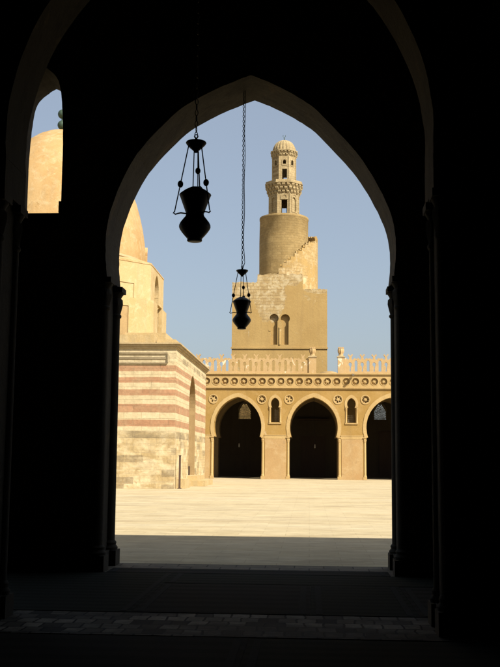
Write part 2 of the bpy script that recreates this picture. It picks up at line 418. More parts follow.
# ================================================================== PRAYER HALL (camera stands inside)
HC, HP = -1.05, 7.2            # bay centre nearest the camera, bay pitch
HF = 4.99                       # top of the capitals
def hall_arcade(y0, y1, ztop, label, hc, loop, HJ, rc, dx=0.0):
    t = thing('arcade_wall', label, 'arcade', None)
    cs = [hc + k*HP for k in (-3, -2, -1, 0, 1, 2, 3)]
    xs = (cs[0] - HP/2 - 1, cs[-1] + HP/2 + 1)
    arches = [loop(c) for c in cs]
    wins = [keel_loop(c + HP/2 - .09, .47, 7.2, 1.56, 7.2, .47, 6.1, WKEEL, .003) for c in cs[:-1]]
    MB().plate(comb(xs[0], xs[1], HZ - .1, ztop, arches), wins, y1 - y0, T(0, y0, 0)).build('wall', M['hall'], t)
    for c in cs[2:5]:
        for sx in (-1, 1):
            for yy in (y0 + rc*.8, y1 - rc*.8):
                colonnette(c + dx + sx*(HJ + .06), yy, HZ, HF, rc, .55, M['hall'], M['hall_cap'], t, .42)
    # broad plinth block under each jamb, and the small bases in the window corners
    for c in cs[2:5]:
        for sx in (-1, 1):
            a, b = c + sx*(HJ - .045), c + sx*(HJ + .55)
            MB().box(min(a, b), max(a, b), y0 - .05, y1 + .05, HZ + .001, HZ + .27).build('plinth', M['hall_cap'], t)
    for c in cs[2:4]:
        for sx in (-1, 1):
            x = c + HP/2 - .09 + sx*.475
            for yy in (y0 - .02, y1 - .18):
                MB().box(min(x, x - sx*.04), max(x, x - sx*.04), yy, yy + .2, 6.102, 6.30).build('window_base', M['hall_cap'], t)
    return t
AA, AS = 2.44, 5.66
hall_arcade(10.7, 11.5, 10.0, 'dark inner arcade with a tall pointed arch framing the whole view, nearest the viewer', HC,
            lambda c: [(c - 2.5, HZ - .1), (c - 2.5, HF)] + arch_loop(c, AA, AS, 5.40, 2.43, HF + .002, 26, .006) + [(c + 2.5, HF), (c + 2.5, HZ - .1)], 2.5, .11)
BC, BA, BS, BR = -1.0, 2.43, 5.45, 3.04
hall_arcade(16.0, 17.2, 10.0, 'dark outer arcade of the prayer hall whose pointed arch opens straight onto the sunlit courtyard', BC,
            lambda c: keel_loop(c, BA, BS, BR, HF, 2.47, HZ - .1, KEEL, .004, .085), 2.46, .135, .025)
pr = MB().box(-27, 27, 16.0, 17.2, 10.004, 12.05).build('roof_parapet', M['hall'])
tag(pr, 'solid parapet on the roof edge above the outer dark arcade', 'parapet')
ce = MB().box(-27, 27, -16, 17.2, 9.998, 10.4)
ce.v = []; ce.f = []
ce.box(-27, 27, -16, 15.996, 10.004, 10.4)
struct(ce.build('ceiling', M['timber']), 'dark timber ceiling of the prayer hall')
for k in range(8):
    bt = MB().box(-27, 27, 12.0 + k*.5, 12.14 + k*.5, 9.75, 10.0).build('ceiling_beam', M['timber'])
    struct(bt, 'dark timber beam under the hall ceiling')
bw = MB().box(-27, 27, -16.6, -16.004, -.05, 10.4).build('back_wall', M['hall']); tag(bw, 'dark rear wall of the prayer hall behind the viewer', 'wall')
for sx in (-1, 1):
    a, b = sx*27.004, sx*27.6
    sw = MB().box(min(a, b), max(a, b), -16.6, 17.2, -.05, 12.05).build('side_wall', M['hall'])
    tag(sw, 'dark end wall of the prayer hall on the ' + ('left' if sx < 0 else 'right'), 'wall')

# floor coverings
struct(MB().box(-30, 30, 10.42, 11.88, HZ, HZ + .012).build('stone_strip', M['strip']), 'strip of worn stone tiles running between the inner piers')
def carpet(x0, x1, y0, y1, m, label):
    n = 12; b = MB(); vs = []
    th = .014
    ring = []
    for i in range(n+1): ring.append((x0 + (x1-x0)*i/n, y0 + random.uniform(-.008, .008)))
    for i in range(n+1): ring.append((x1 - (x1-x0)*i/n, y1 + random.uniform(-.008, .008)))
    k = len(ring)
    b.add([(x, y, HZ + .003) for x, y in ring] + [(x, y, HZ + th) for x, y in ring],
          [tuple(range(k)), tuple(range(k, 2*k))] + [(i, (i+1) % k, k + (i+1) % k, k + i) for i in range(k)])
    c = b.build('carpet', m)
    for xx in (x0 + .06, x1 - .14): MB().box(xx, xx + .08, y0 + .05, y1 - .05, HZ + th - .002, HZ + th + .003).build('border', M['carpet_edge'], c)
    tag(c, label, 'carpet', 'carpets laid in the prayer hall')
carpet(-7.6, -2.133, 11.93, 15.9, M['carpet1'], 'dark green carpet beyond the tile strip, against the left pillar of the outer arch')
carpet(-2.13, .02, 11.93, 14.64, M['carpet2'], 'dark grey carpet beyond the tile strip, in the middle of the outer arch')
carpet(.023, 1.30, 11.93, 14.66, M['carpet1'], 'narrow dark green carpet beyond the tile strip, right of the middle carpet')
carpet(1.303, 5.6, 11.93, 14.62, M['carpet2'], 'dark grey carpet beyond the tile strip, against the right pillar of the outer arch')
carpet(-2.13, 5.6, 14.68, 15.9, M['carpet1'], 'long dark green carpet laid crosswise just inside the outer arch')
carpet(-3.26, 1.29, 15.93, 16.55, M['carpet2'], 'dark grey mat between the two outer pillars, farthest of the floor coverings')
carpet(-6.5, -.62, 3.2, 10.36, M['carpet2'], 'dark grey carpet on the near side of the tile strip, left half')
carpet(-.617, 5.5, 3.2, 10.34, M['carpet1'], 'dark green carpet on the near side of the tile strip, right half')

# ================================================================== HANGING LAMPS
def chain(x, y, z0, z1, L=.075, w=.017, r=.0055):
    b = MB(); z = z1; k = 0
    while z > z0 + L*.2:
        pts = []
        for i in range(10):
            a = 2*PI*i/10
            u, v = w*math.cos(a), (L*.5 - r)*math.sin(a)
            pts.append((x + (u if k % 2 == 0 else u*.25), y + (u*.25 if k % 2 == 0 else u), z - L*.5 + v))
        b.tube(pts, r, 5, True); z -= L - 3.2*r; k += 1
    return b
def hanging_lamp(x, y, ztop, zc, s, label, cable, rot):
    """zc: height of the canopy's flat top; s: scale"""
    t = thing('hanging_lamp', label, 'lamp', 'hanging mosque lamps')
    chain(x, y, zc + .07*s, ztop, .062 if cable else .085, .015 if cable else .017).build('chain', M['iron'], t, True)
    if cable:
        pts = []
        for i in range(30):
            f = i/29; z = ztop + (zc + .02 - ztop)*f
            pts.append((x + .026 + .006*math.sin(f*21) + .012*math.exp(-((f-.955)/.03)**2), y + .01*math.sin(f*15), z))
        pts[-1] = (x + .004, y, zc)
        MB().tube(pts, .006, 6).build('cable', M['iron'], t, True)
    c = MB()
    c.lathe([(.004, .0), (.115*s, -.0), (.122*s, -.012*s), (.112*s, -.03*s), (.075*s, -.07*s), (.035*s, -.105*s), (.016*s, -.13*s), (.003, -.135*s)], (x, y, zc), 28)
    c.lathe([(.018*s, -.004), (.02*s, .03*s), (.012*s, .05*s), (.004, .055*s)], (x, y, zc), 12)
    c.tube([(x + .022*s*math.cos(a), y, zc + .068*s + .022*s*math.sin(a)) for a in [2*PI*i/12 for i in range(12)]], .006*s, 6, True)
    c.build('canopy', M['iron'], t, True, 50)
    zl = zc - .565*s                       # top of the lid
    g = MB()
    g.lathe([(.004, .022*s), (.07*s, .012*s), (.14*s, -.022*s), (.19*s, -.056*s), (.207*s, -.068*s), (.213*s, -.078*s), (.205*s, -.09*s),
             (.19*s, -.125*s), (.168*s, -.18*s), (.143*s, -.24*s), (.125*s, -.285*s), (.118*s, -.31*s), (.128*s, -.335*s), (.16*s, -.37*s), (.19*s, -.405*s),
             (.208*s, -.438*s), (.21*s, -.462*s), (.2*s, -.485*s), (.172*s, -.522*s), (.135*s, -.562*s), (.108*s, -.588*s),
             (.098*s, -.598*s), (.1*s, -.625*s), (.09*s, -.632*s), (.003, -.630*s)], (x, y, zl), 40, mod=lambda a, z: .88)
    body = g.build('glass_body', M['lampglass'], t, True, 60)
    for k in range(3):
        a = rot + 2*PI*k/3
        ca, sa = math.cos(a), math.sin(a)
        top = (x + .085*s*ca, y + .085*s*sa, zc - .03*s)
        hz = zl - .292*s
        hook = (x + .243*s*ca, y + .243*s*sa, hz)
        rod = MB()
        rod.tube([top, hook], .0062*s + .001, 6)
        rod.build('rod', M['iron'], t, True)
        f = .60
        bp = tuple(top[i] + (hook[i] - top[i])*f for i in range(3))
        MB().ball(bp, .034*s, 8, 1.25).build('bead', M['iron'], t, True)
        arm = MB().tube([hook, (hook[0] + .014*s*ca, hook[1] + .014*s*sa, hz - .02*s), (x + .234*s*ca, y + .234*s*sa, hz - .034*s), (x + .205*s*ca, y + .205*s*sa, hz - .022*s),
                         (x + .17*s*ca, y + .17*s*sa, hz - .012*s), (x + .098*s*ca, y + .098*s*sa, hz - .016*s)], .0085*s + .001, 6)
        arm.build('hook_arm', M['iron'], t, True)
    for k in range(2):
        dx = .022*s*(1 if k else -1)
        MB().tube([(x + dx, y, zc - .11*s), (x + dx*1.3, y, zl)], .0055*s + .001, 6).build('inner_wire', M['iron'], t, True)
    MB().ball((x + .03*s, y - .03*s, zc - .36*s), .032*s, 8, 1.25).build('inner_bead', M['iron'], t, True)
    return t
def soffit_near(x):
    dx = -abs(x - HC); return AS + math.sqrt((RR*AA)**2 - ((RR-1)*AA - dx)**2)
def soffit_far(x):
    u = abs(x - BC)/BA
    for (u0, v0), (u1, v1) in zip(KEEL, KEEL[1:]):
        if u1 <= u <= u0: return BS + BR*(v0 + (v1 - v0)*(u - u0)/(u1 - u0))
hanging_lamp(-1.335, 11.1, soffit_near(-1.335) + .02, 5.69, 1.0, 'larger black mosque lamp with bulbous body hung on a short chain, left in the arch', False, R(200))
hanging_lamp(-1.16, 16.6, soffit_far(-1.16) + .02, 5.22, .86, 'smaller black mosque lamp hung on a very long chain in front of the minaret', True, R(203))

# ================================================================== DOMED PAVILION
PH = 9.25                                # half width of the cube
PX, PY = -8.6 - PH, 62.5 + PH
OX, OY = -18.75, 72.3                    # axis of the drum and dome
t = thing('domed_pavilion', 'striped cream and red stone pavilion with a big plain dome beside the courtyard', 'pavilion')
PT, PD = 9.0, 2.4
PR = PX + PH
niche = lambda cx, g=0: arch_loop(cx, 2.05 - g, 5.55, 5.2, 2.0 - g, .7 + g*.0, 14, .0, 1.25)
body = MB()
body.plate([(-PH, -.05), (PH, -.05), (PH, PT), (-PH, PT)], [niche(.15)], PD, T(PR, PY, 0, PI/2))
body.plate([(-PH, -.05), (PH - PD - .002, -.05), (PH - PD - .002, PT), (-PH, PT)], [niche(0)], PD, T(PX, PY - PH, 0, 0))
body.box(PX - PH, PR - PD - .002, PY - PH + PD + .002, PY + PH, -.05, PT)
body.build('wall', M['pavilion'], t)
for cx_, Mx in ((.15, T(PR, PY, 0, PI/2)), (0, T(PX, PY - PH, 0, 0))):
    o = niche(cx_, .003); i = niche(cx_, .05)
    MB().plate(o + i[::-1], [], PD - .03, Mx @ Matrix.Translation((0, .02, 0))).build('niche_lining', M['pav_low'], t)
co = MB()
for (z0, z1, e) in ((9.002, 9.12, .10), (9.12, 9.25, .20), (9.25, 9.34, .30)):
    co.box(PX - PH - e, PR + e, PY - PH - e, PY + PH + e, z0, z1)
co.build('cornice', M['cornice'], t)
for (x0, x1, d_, z0, z1) in ((PX - PH + .3, PR - .55, .07, 8.62, 8.72), (PX - PH + .3, PR - .55, .09, 7.98, 8.06), (PR - .6, PR - .5, .08, 8.06, 8.62), (PX - PH + .3, PR - .62, .05, 8.28, 8.42)):
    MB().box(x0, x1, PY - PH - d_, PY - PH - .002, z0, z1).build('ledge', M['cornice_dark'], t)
MB().box(PR + .002, PR + 1.3, 69.1, 74.6, .002, .40).build('step', M['pav_plain'], t)
MB().box(PR + .002, PR + .7, 69.5, 74.2, .402, .70).build('step', M['pav_plain'], t)
MB().box(PR + .002, PR + .6, 63.5, 66.0, .002, .62).build('step', M['pav_plain'], t)
MB().box(PR + .002, PR + .4, 66.02, 68.2, .002, .34).build('step', M['pav_plain'], t)
dl = MB()
dl.box(PR - 1.55, PR - .25, 70.75, 70.87, .71, 2.9)
for zz in (.95, 1.8, 2.65): dl.box(PR - 1.5, PR - .3, 70.7, 70.748, zz, zz + .12)
dl.build('door', M['door'], t)
MB().box(PR - 2.3, PR - .35, 73.0, 73.9, .71, 1.35).build('bench', M['door'], t)
def octagon(ap, z0, z1, th, wins):
    """eight plates round the drum axis; wins: dict face index -> list of hole loops in (u, z)"""
    b = MB(); half = ap*math.tan(PI/8)
    for k in range(8):
        b.plate([(-half + .0005, z0), (half - .0005, z0), (half - .0005, z1), (-half + .0005, z1)], wins.get(k, []), th, octm(k, ap))
    return b
def octm(k, ap): return T(OX, OY, 0) @ Matrix.Rotation(k*PI/4, 4, 'Z') @ Matrix.Translation((0, -ap, 0))
cs8 = 1/math.cos(PI/8)
nw = arch_loop(-.35, 1.0, 14.25, 14.0, 1.0, 10.3, 10, .0, 1.35)
pan = [(-2.3, 9.9), (1.55, 9.9), (1.55, 14.3), (-2.3, 14.3)]
ob = octagon(7.3, 9.34, 15.8, .7, {2: [nw], 1: [pan], 0: [nw], 7: [pan]})
ob.lathe([(6.55*cs8, 9.34), (6.55*cs8, 15.8)], (OX, OY, 0), 8, PI/8, 2*PI + PI/8)
drum = ob.build('drum', M['pav_plain'], t)
for k in (1, 7):
    MB().plate([(-2.31, 9.89), (1.56, 9.89), (1.56, 14.31), (-2.31, 14.31)], [], .2, octm(k, 7.25)).build('sunk_panel', M['pav_plain'], drum)
MB().lathe([(7.3*cs8, 15.802), (7.33*cs8, 15.84), (7.31*cs8, 15.95), (6.75, 16.36), (6.3, 16.38)], (OX, OY, 0), 8, PI/8, 2*PI + PI/8).build('drum_shoulder', M['dome'], t)
rc = lambda a, b, c, d: [(a, c), (b, c), (b, d), (a, d)]
skw = {2: [rc(-1.4, .72, 10.2, 13.197)], 0: [rc(-1.4, .72, 10.2, 13.197)], 1: [rc(-3.0, .95, 9.5, 12.6)], 7: [rc(-3.0, .95, 9.5, 12.6)]}
octagon(7.55, 9.341, 13.2, .24, skw).build('drum_skirt', M['pav_plain'], t)
MB().plate(rc(-2.99, .94, 9.51, 12.59), [], .15, octm(1, 7.49)).build('low_panel', M['pav_low'], t)
for k in (2, 0):
    q = MB()
    q.lathe([(.22, 10.3), (.2, 12.0), (.22, 12.2), (.4, 12.5)], (-.35, .3, 0), 12, M=octm(k, 7.3))
    q.box(-1.3, .62, .03, .6, 12.5, 12.8, octm(k, 7.3))
    q.build('drum_window', M['pav_plain'], t)
MB().box(PX + 5.0, PX + 7.7, PY - PH + .5, PY - PH + 2.6, 9.342, 9.95).build('roof_block', M['pav_plain'], t)
MB().box(PX + 7.8, PR - .2, PY - PH + 1.2, PY + 2, 9.342, 9.72).build('roof_block', M['pav_plain'], t)
MB().box(PX + 5.4, PR - 1.1, PY - PH + 2.62, PY + 4, 9.342, 10.35).build('roof_block', M['pav_plain'], t)
DX, DY = OX - .42, OY
prof = [(6.62,16.34),(6.68,16.6),(6.62,17.4),(6.52,18.3),(6.36,19.3),(6.13,20.3),(5.86,21.3),(5.46,22.3),(4.92,23.25),(4.2,24.2),(3.5,25.05),(2.7,25.8),(1.9,26.4),(1.1,26.8),(.4,27.0),(.02,27.05)]
dome_o = MB().lathe([(r_*1.005, z) for r_, z in prof], (DX, DY, 0), 72, mod=lambda a, z: 1 + .004*math.sin(5*a + z*.7)).build('dome', M['dome'], t, True, 50)
MB().lathe([(6.70,16.33),(6.80,16.38),(6.80,16.50),(6.70,16.56)], (DX, DY, 0), 64).build('dome_band', M['cornice'], t, True, 30)
for k in range(4):
    a = k*PI/2 - PI/2 + R(100)
    Mx = T(DX, DY, 0) @ Matrix.Rotation(a + PI/2, 4, 'Z') @ Matrix.Translation((0, -6.80, 0))
    o = arch_loop(0, .42, 17.5, 17.3, .45, 16.55, 8, 0, 1.3); i = arch_loop(0, .28, 17.45, 17.3, .30, 16.62, 8, 0, 1.3)
    dw = MB().plate(o, [i], .4, Mx).build('dome_window', M['dome'], dome_o)
    niche_shade = MB().plate([(x*.98, z) for x, z in i], [], .06, Mx @ Matrix.Translation((0, .06, 0))).build('dome_window', M['door'], dome_o)  # dark pane stands in for the shade inside the niche
fi = MB()
fi.lathe([(.3, 26.9),(.12, 27.05),(.09, 27.3)], (DX, DY, 0), 12)
fi.ball((DX, DY, 27.5), .37, 12); fi.ball((DX, DY, 28.38), .37, 12)
fi.lathe([(.08,27.75),(.08,28.1)], (DX, DY, 0), 10); fi.lathe([(.08,28.65),(.03,28.9)], (DX, DY, 0), 10)
fi.build('finial', M['bronze'], t, True)

pp = MB()
pp.box(-8.36, -8.24, 63.0, 63.12, .002, 2.1); pp.box(-8.42, -8.18, 62.94, 63.18, .002, .06); pp.box(-8.38, -8.22, 62.98, 63.14, 2.1, 2.14)
tag(pp.build('post', M['post']), 'thin dark upright post standing by the near corner of the striped pavilion', 'post')

# ================================================================== FAR ARCADE
FY, FT = 95.0, 1.4
FC, FP = .43, 7.37
FA, FS, FF, FJ = 2.31, 5.0, 4.05, 2.40
cs = [FC + k*FP for k in range(-5, 5)]
vis = [FC - FP, FC, FC + FP]
ps = [c + FP/2 for c in cs[:-1]]
pvis = [FC - 1.5*FP, FC - .5*FP, FC + .5*FP, FC + 1.5*FP]
xa, xb = cs[0] - FP/2 - 1.2, cs[-1] + FP/2 + 1.2
fa = thing('courtyard_arcade', 'long ochre arcade with pointed arches and openwork cresting across the far side of the courtyard', 'arcade')
wins = [arch_loop(p - .05, .41, 7.25, 6.9, .40, 5.45, 8, .004, 1.5) for p in ps]
ros = [circle(p + sx*1.32 - .02, 7.68, .43, 18) for p in pvis for sx in (-1, 1)]
MB().plate(comb(xa, xb, -.05, 8.62, [arch_loop(c, FA, FS, FF, FJ, -.05, 22, .016) for c in cs]), wins + ros, FT, T(0, FY, 0)).build('wall', M['ochre'], fa)
# frieze band with round recesses
BZ0, BZ1 = 8.86, 10.0
SP = .905
nr = 23
rx = [-10.9 + SP*i + random.uniform(-.02, .02) for i in range(nr)]
fz = MB()
fz.plate([(xa, BZ0 - .02), (xb, BZ0 - .02), (xb, BZ1), (xa, BZ1)], [circle(x, 9.43, .34, 18) for x in rx], .2, T(0, FY - .05, 0))
fz.box(xa, xb, FY + .152, FY + FT, BZ0 - .02, BZ1)
fz.build('frieze', M['moulding'], fa)
sc_ = MB()
sc_.box(xa, xb, FY - .16, FY + FT, 8.74, 8.838); sc_.box(xa, xb, FY - .08, FY + FT, 8.624, 8.738)
sc_.build('string_course', M['moulding'], fa)
cr = MB()
cr.box(xa, xb, FY - .12, FY + FT, 10.002, 10.1); cr.box(xa, xb, FY - .2, FY + FT + .1, 10.102, 10.22)
cr.build('cornice', M['moulding'], fa)
for x in rx:
    b = MB(); z = 9.43
    Mx = T(x, FY - .05, 9.43)
    b.plate(circle(0, 0, .405, 18), [circle(0, 0, .345, 18)], .03, Mx @ Matrix.Translation((0, -.032, 0)))
    b.plate(circle(0, 0, .12, 10), [], .05, Mx @ Matrix.Translation((0, .05, 0)))
    pet = random.choice((5, 6, 6, 8)); a0 = random.uniform(0, 1); sc_r = random.uniform(.78, 1.16); dep = random.choice((.0, .0, -.025, .015))
    pts = []
    for i in range(pet*2):
        r_ = (.25 if i % 2 == 0 else .12)*sc_r*random.uniform(.8, 1.1); a = a0 + PI*i/pet
        pts.append((r_*math.cos(a), r_*math.sin(a)))
    b.plate(pts, [], .09, Mx @ Matrix.Translation((0, .10 + dep, 0)))
    b.build('roundel', M['moulding'], fa)
for p in pvis:
    for sx in (-1, 1):
        b = MB(); Mx = T(p + sx*1.32 - .02, FY, 7.68)
        b.plate(circle(0, 0, .47, 20), [circle(0, 0, .38, 20)], .13, Mx @ Matrix.Translation((0, -.05, 0)))
        npet = random.choice((5, 6, 6, 7, 8)); a0 = random.uniform(0, 1)
        hs = [circle(.235*math.cos(a0 + 2*PI*i/npet), .235*math.sin(a0 + 2*PI*i/npet), random.uniform(.07, .105), 8) for i in range(npet)]
        b.plate(circle(0, 0, .379, 20), hs, .08, Mx @ Matrix.Translation((0, .03, 0)))
        b.plate(circle(0, 0, .10, 10), [], .05, Mx @ Matrix.Translation((0, -.022, 0)))
        b.plate(circle(0, 0, .43, 20), [], .05, Mx @ Matrix.Translation((0, .3, 0)))
        b.build('rosette', M['moulding'], fa)
# archivolts, colonnettes, piers
for c in vis:
    o = arch_loop(c, FA + .34, FS, FF, FA + .3, FF, 22, .02); i = arch_loop(c, FA + .006, FS, FF, FA - .02, FF, 22, .004)
    ring = o + i[::-1]
    MB().plate(ring, [], .06, T(0, FY - .055, 0)).build('archivolt', M['moulding'], fa)
    for sx in (-1, 1):
        colonnette(c + sx*(FJ + .07), FY + .05, 0, FF, .13, .5, M['moulding'], M['moulding'], fa, .45, 12)
for p in pvis:
    hw = FP/2 - FJ - .27
    MB().box(p - hw, p + hw, FY - .035, FY - .002, .32, 3.86).build('pier_panel', M['pink'], fa)
    b = MB().box(p - FP/2 + FJ - .03, p + FP/2 - FJ + .03, FY - .10, FY + FT + .06, .0, .16)
    b.box(p - hw - .02, p + hw + .02, FY - .07, FY - .003, .162, .32)
    b.build('pier_base', M['pink'], fa)
    b = MB().box(p - hw - .06, p + hw + .06, FY - .045, FY - .002, 3.862, 4.18)
    b.box(p - hw - .08, p + hw + .08, FY - .07, FY - .002, 4.182, 4.24)
    b.build('impost_band', M['moulding'], fa)
for p in pvis:
    x = p - .05
    o = arch_loop(x, .66, 7.25, 6.9, .62, 6.9, 10, .004, 1.45); i = arch_loop(x, .42, 7.25, 6.9, .40, 6.9, 10, .003, 1.5)
    w = MB().plate(o + i[::-1], [], .07, T(0, FY - .05, 0))
    wf = w.build('window_frame', M['moulding'], fa)
    MB().box(x - .62, x + .62, FY - .09, FY - .002, 5.3, 5.42).build('window_sill', M['moulding'], wf)
    for sx in (-1, 1):
        q = MB().lathe([(.1, 5.425), (.1, 5.52), (.075, 5.56), (.07, 6.65), (.11, 6.72), (.13, 6.88)], (x + sx*.52, FY - .01, 0), 10)
        q.build('window_colonnette', M['moulding'], wf, True)
for x, z0, z1 in ((FC - .5*FP + .05, 5.46, 6.75), (FC + .5*FP - .2, 5.46, 6.2)):
    g = MB()
    n_ = 4
    for i in range(n_): g.box(x - .02 + i*.13 - .1, x + .03 + i*.13 - .1, FY + .55, FY + .6, z0, z1 - .12*(i % 2))
    for j in range(6): g.box(x - .2, x + .36, FY + .54, FY + .61, z0 + .1 + j*.2, z0 + .14 + j*.2) if z0 + .14 + j*.2 < z1 else None
    g.build('broken_grille', M['grille'], fa)
# openwork cresting
def keyhole(x, z0, z1, w, r, cz):
    pts = [(x - w, z0), (x + w, z0)]
    t = math.asin(min(1, w/r))
    pts.append((x + w, z1))
    for i in range(11):
        a = -PI/2 + t + (2*PI - 2*t)*i/10
        pts.append((x + r*math.cos(a), cz + r*math.sin(a)))
    pts.append((x - w, z1))
    return pts
def cresting(x0, x1):
    per = 1.16; n = max(1, round((x1 - x0)/per)); per = (x1 - x0)/n
    top = []; holes = []
    zb = 11.68
    for k in range(n):
        c = x0 + per*(k + .5)
        j = lambda: random.uniform(-.025, .025)
        q = [(c - .47*per, zb - .02), (c - .34*per, zb + .05), (c - .22*per, zb - .06), (c - .15*per, zb - .12), (c - .09*per, zb + .05), (c - .10*per, zb + .18), (c - .21*per, zb + .34), (c - .15*per, zb + .44), (c - .03*per, zb + .28),
             (c + .03*per, zb + .28), (c + .16*per, zb + .45), (c + .22*per, zb + .34), (c + .11*per, zb + .17), (c + .10*per, zb + .04), (c + .16*per, zb - .12), (c + .24*per, zb - .05), (c + .35*per, zb + .05), (c + .47*per, zb - .02)]
        chip = random.random() < .18
        top += [(a + j(), (min(b, zb + .08) if chip else b) + j()) for a, b in q]
        d = random.uniform(-.02, .02)
        holes.append([(c - .06 + d, 10.42), (c + .07 + d, 10.42), (c + .05 + d, 10.72), (c + .09 + d, 10.88), (c + .15 + d, 11.02), (c + .16 + d, 11.16), (c + .10 + d, 11.28), (c + d, 11.32), (c - .10 + d, 11.27), (c - .15 + d, 11.15), (c - .14 + d, 11.02), (c - .04 + d, 10.92), (c - .015 + d, 10.8), (c - .03 + d, 10.65)])
        if k < n - 1:
            e = c + per/2 + d
            holes.append([(e - .14, 10.42), (e + .14, 10.42), (e + .13, 10.9), (e + .15, 11.2), (e + .13, 11.38), (e + .06, 11.49), (e, 11.52), (e - .07, 11.48), (e - .14, 11.37), (e - .15, 11.2), (e - .13, 10.9)])
    out = [(x0, 10.222), (x1, 10.222), (x1, zb - .05)] + top[::-1] + [(x0, zb - .05)]
    return MB().plate(out, holes, .22, T(0, FY + .12, 0))
pins = [.31, 3.08]
cresting(-24.0, pins[0] - .36).build('cresting', M['cresting'], fa)
cresting(pins[1] + .32, 18.4).build('cresting', M['cresting'], fa)
for i, x in enumerate(pins):
    w = .36 if i == 0 else .31
    pn = MB().box(x - w, x + w, FY + .0, FY + .7, 10.222, 11.78).build('pinnacle', M['cresting'], fa)
    k = MB().box(x - w - .07, x + w + .07, FY - .07, FY + .77, 11.782, 11.88)
    k.box(x - w + .04, x + w - .04, FY + .04, FY + .66, 11.882, 11.96)
    k.build('pinnacle_cap', M['cornice'], pn)
    k = MB().lathe([(.26, 11.962), (.22, 12.03), (.22, 12.2), (.28, 12.30), (.29, 12.56), (.26, 12.62)], (x, FY + .35, 0), 24, mod=lambda a, z: 1 + (.10*math.cos(8*a) if z > 12.1 else 0))
    for m_ in range(8):
        a = 2*PI*m_/8
        k.box(x + .22*math.cos(a) - .06, x + .22*math.cos(a) + .06, FY + .35 + .22*math.sin(a) - .06, FY + .35 + .22*math.sin(a) + .06, 12.615, 12.80)
    k.build('pinnacle_finial', M['cresting'], pn, True, 30)
sp_ = MB()
sp_.box(4.13, 4.31, FY - .85, FY - .2, 9.96, 10.0)
sp_.box(4.13, 4.17, FY - .85, FY - .2, 10.0, 10.12); sp_.box(4.27, 4.31, FY - .85, FY - .2, 10.0, 10.12)
sp_.build('water_spout', M['steel'], fa)
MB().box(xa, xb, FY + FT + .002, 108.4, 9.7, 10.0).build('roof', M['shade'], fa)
rh = MB()
rh.lathe([(1.15, 10.002), (1.05, 10.35), (.8, 10.62), (.4, 10.72), (.02, 10.75)], (1.95, 98.6, 0), 14)
rh.build('roof_mound', M['pav_low'], fa, True)

# second row of arches and the back wall of the far aisle
ia = thing('inner_arcade', 'shaded second row of pointed arches just inside the far ochre arcade', 'arcade')
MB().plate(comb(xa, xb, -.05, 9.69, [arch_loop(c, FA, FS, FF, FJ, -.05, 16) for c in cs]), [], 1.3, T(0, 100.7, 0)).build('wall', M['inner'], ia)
bk = thing('rear_wall', 'dark rear wall inside the far arcade pierced by small arched lattice windows', 'wall')
gw = [arch_loop(c - .12, .72, 7.2, 6.9, .70, 6.2, 8, 0, 1.3) for c in (vis[0], vis[2])]
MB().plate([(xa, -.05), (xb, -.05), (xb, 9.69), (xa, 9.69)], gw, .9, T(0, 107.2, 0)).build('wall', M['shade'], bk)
for c in (vis[0], vis[2]):
    x0 = c - .12; g = MB()
    lp = arch_loop(x0, .73, 7.2, 6.9, .71, 6.19, 8, 0, 1.3)
    hs = []
    for j in range(13):
        for i in range(9):
            hx = x0 - .6 + i*.15 + (.075 if j % 2 else 0); hz = 6.32 + j*.125
            lim = .62 if hz < 7.2 else .62 - (hz - 7.2)*.55
            if abs(hx - x0) < lim: hs.append(circle(hx, hz, random.choice((.034,.042,.048)), 6))
    g.plate(lp, hs, .09, T(0, 107.3, 0))
    g.build('window_grille', M['grille'], bk)
dr = MB().box(FC + FP - .25, FC + FP + 1.5, 107.08, 107.197, .0, 4.7); dr.box(FC + FP - .4, FC + FP + 1.65, 107.02, 107.197, 4.7, 4.95)
dr.box(FC + FP + .6, FC + FP + .66, 107.04, 107.078, .05, 4.65)
dr.build('door', M['door'], bk)
cn = MB().box(FC - 1.7, FC + 1.7, 106.6, 107.196, 6.1, 6.3); cn.box(FC - 1.3, FC + 1.3, 107.1, 107.196, 0, 4.4)
cn.build('door_canopy', M['door'], bk)
struct(sheet('aisle_floor', xa, xb, 94.7, 107.2, .004, M['courtyard']), 'stone floor under the far arcade')
for x, z, lab in ((-7.1, 3.27, 'tiny white glass lamp hanging inside the left arch of the far arcade'), (.57, 3.23, 'tiny white glass lamp hanging inside the middle arch of the far arcade')):
    h = thing('aisle_lamp', lab, 'lamp', 'small white lamps in the far arcade')
    MB().lathe([(.015, .2), (.075, .15), (.05, .03), (.085, -.08), (.06, -.18), (.015, -.2)], (x, 99.6, z), 14).build('lamp_glass', M['white'], h, True)
    MB().tube([(x, 99.6, z + .29), (x, 99.6, 9.7)], .012, 5).build('chain', M['iron'], h)

# ================================================================== MINARET
mi = thing('minaret', 'ochre stone minaret with square base, round drum, outside stair and ribbed dome behind the arcade', 'minaret')
MXc, MYc = -3.36, 126.0
def horseshoe(cx, cz, r, hw, z0):
    t = math.asin(hw/r); pts = [(cx - hw, z0)]
    for i in range(15):
        a = -PI/2 - t - (2*PI - 2*t)*i/14
        pts.append((cx + r*math.cos(a), cz + r*math.sin(a)))
    return pts + [(cx + hw, z0)]
bx0, bx1 = -9.6, 2.2
def ragged(x0, x1, z, n, j): return [(x0 + (x1 - x0)*i/n, z + random.uniform(-j, j)) for i in range(n + 1)]
tl = ragged(bx1, -.82, 22.85, 14, .07) + ragged(-.85, -6.45, 24.75, 24, .12) + ragged(-6.5, bx0, 23.75, 12, .09)
nich = [horseshoe(-4.36, 19.2, .56, .42, 15.9), horseshoe(-2.98, 19.15, .57, .42, 15.9)]
b = MB().plate([(bx0, -.05), (bx1, -.05)] + tl, nich, .46, T(0, 120, 0))
b.plate([(bx0, -.05), (bx1, -.05)] + tl, [], 11.2, T(0, 120.462, 0))
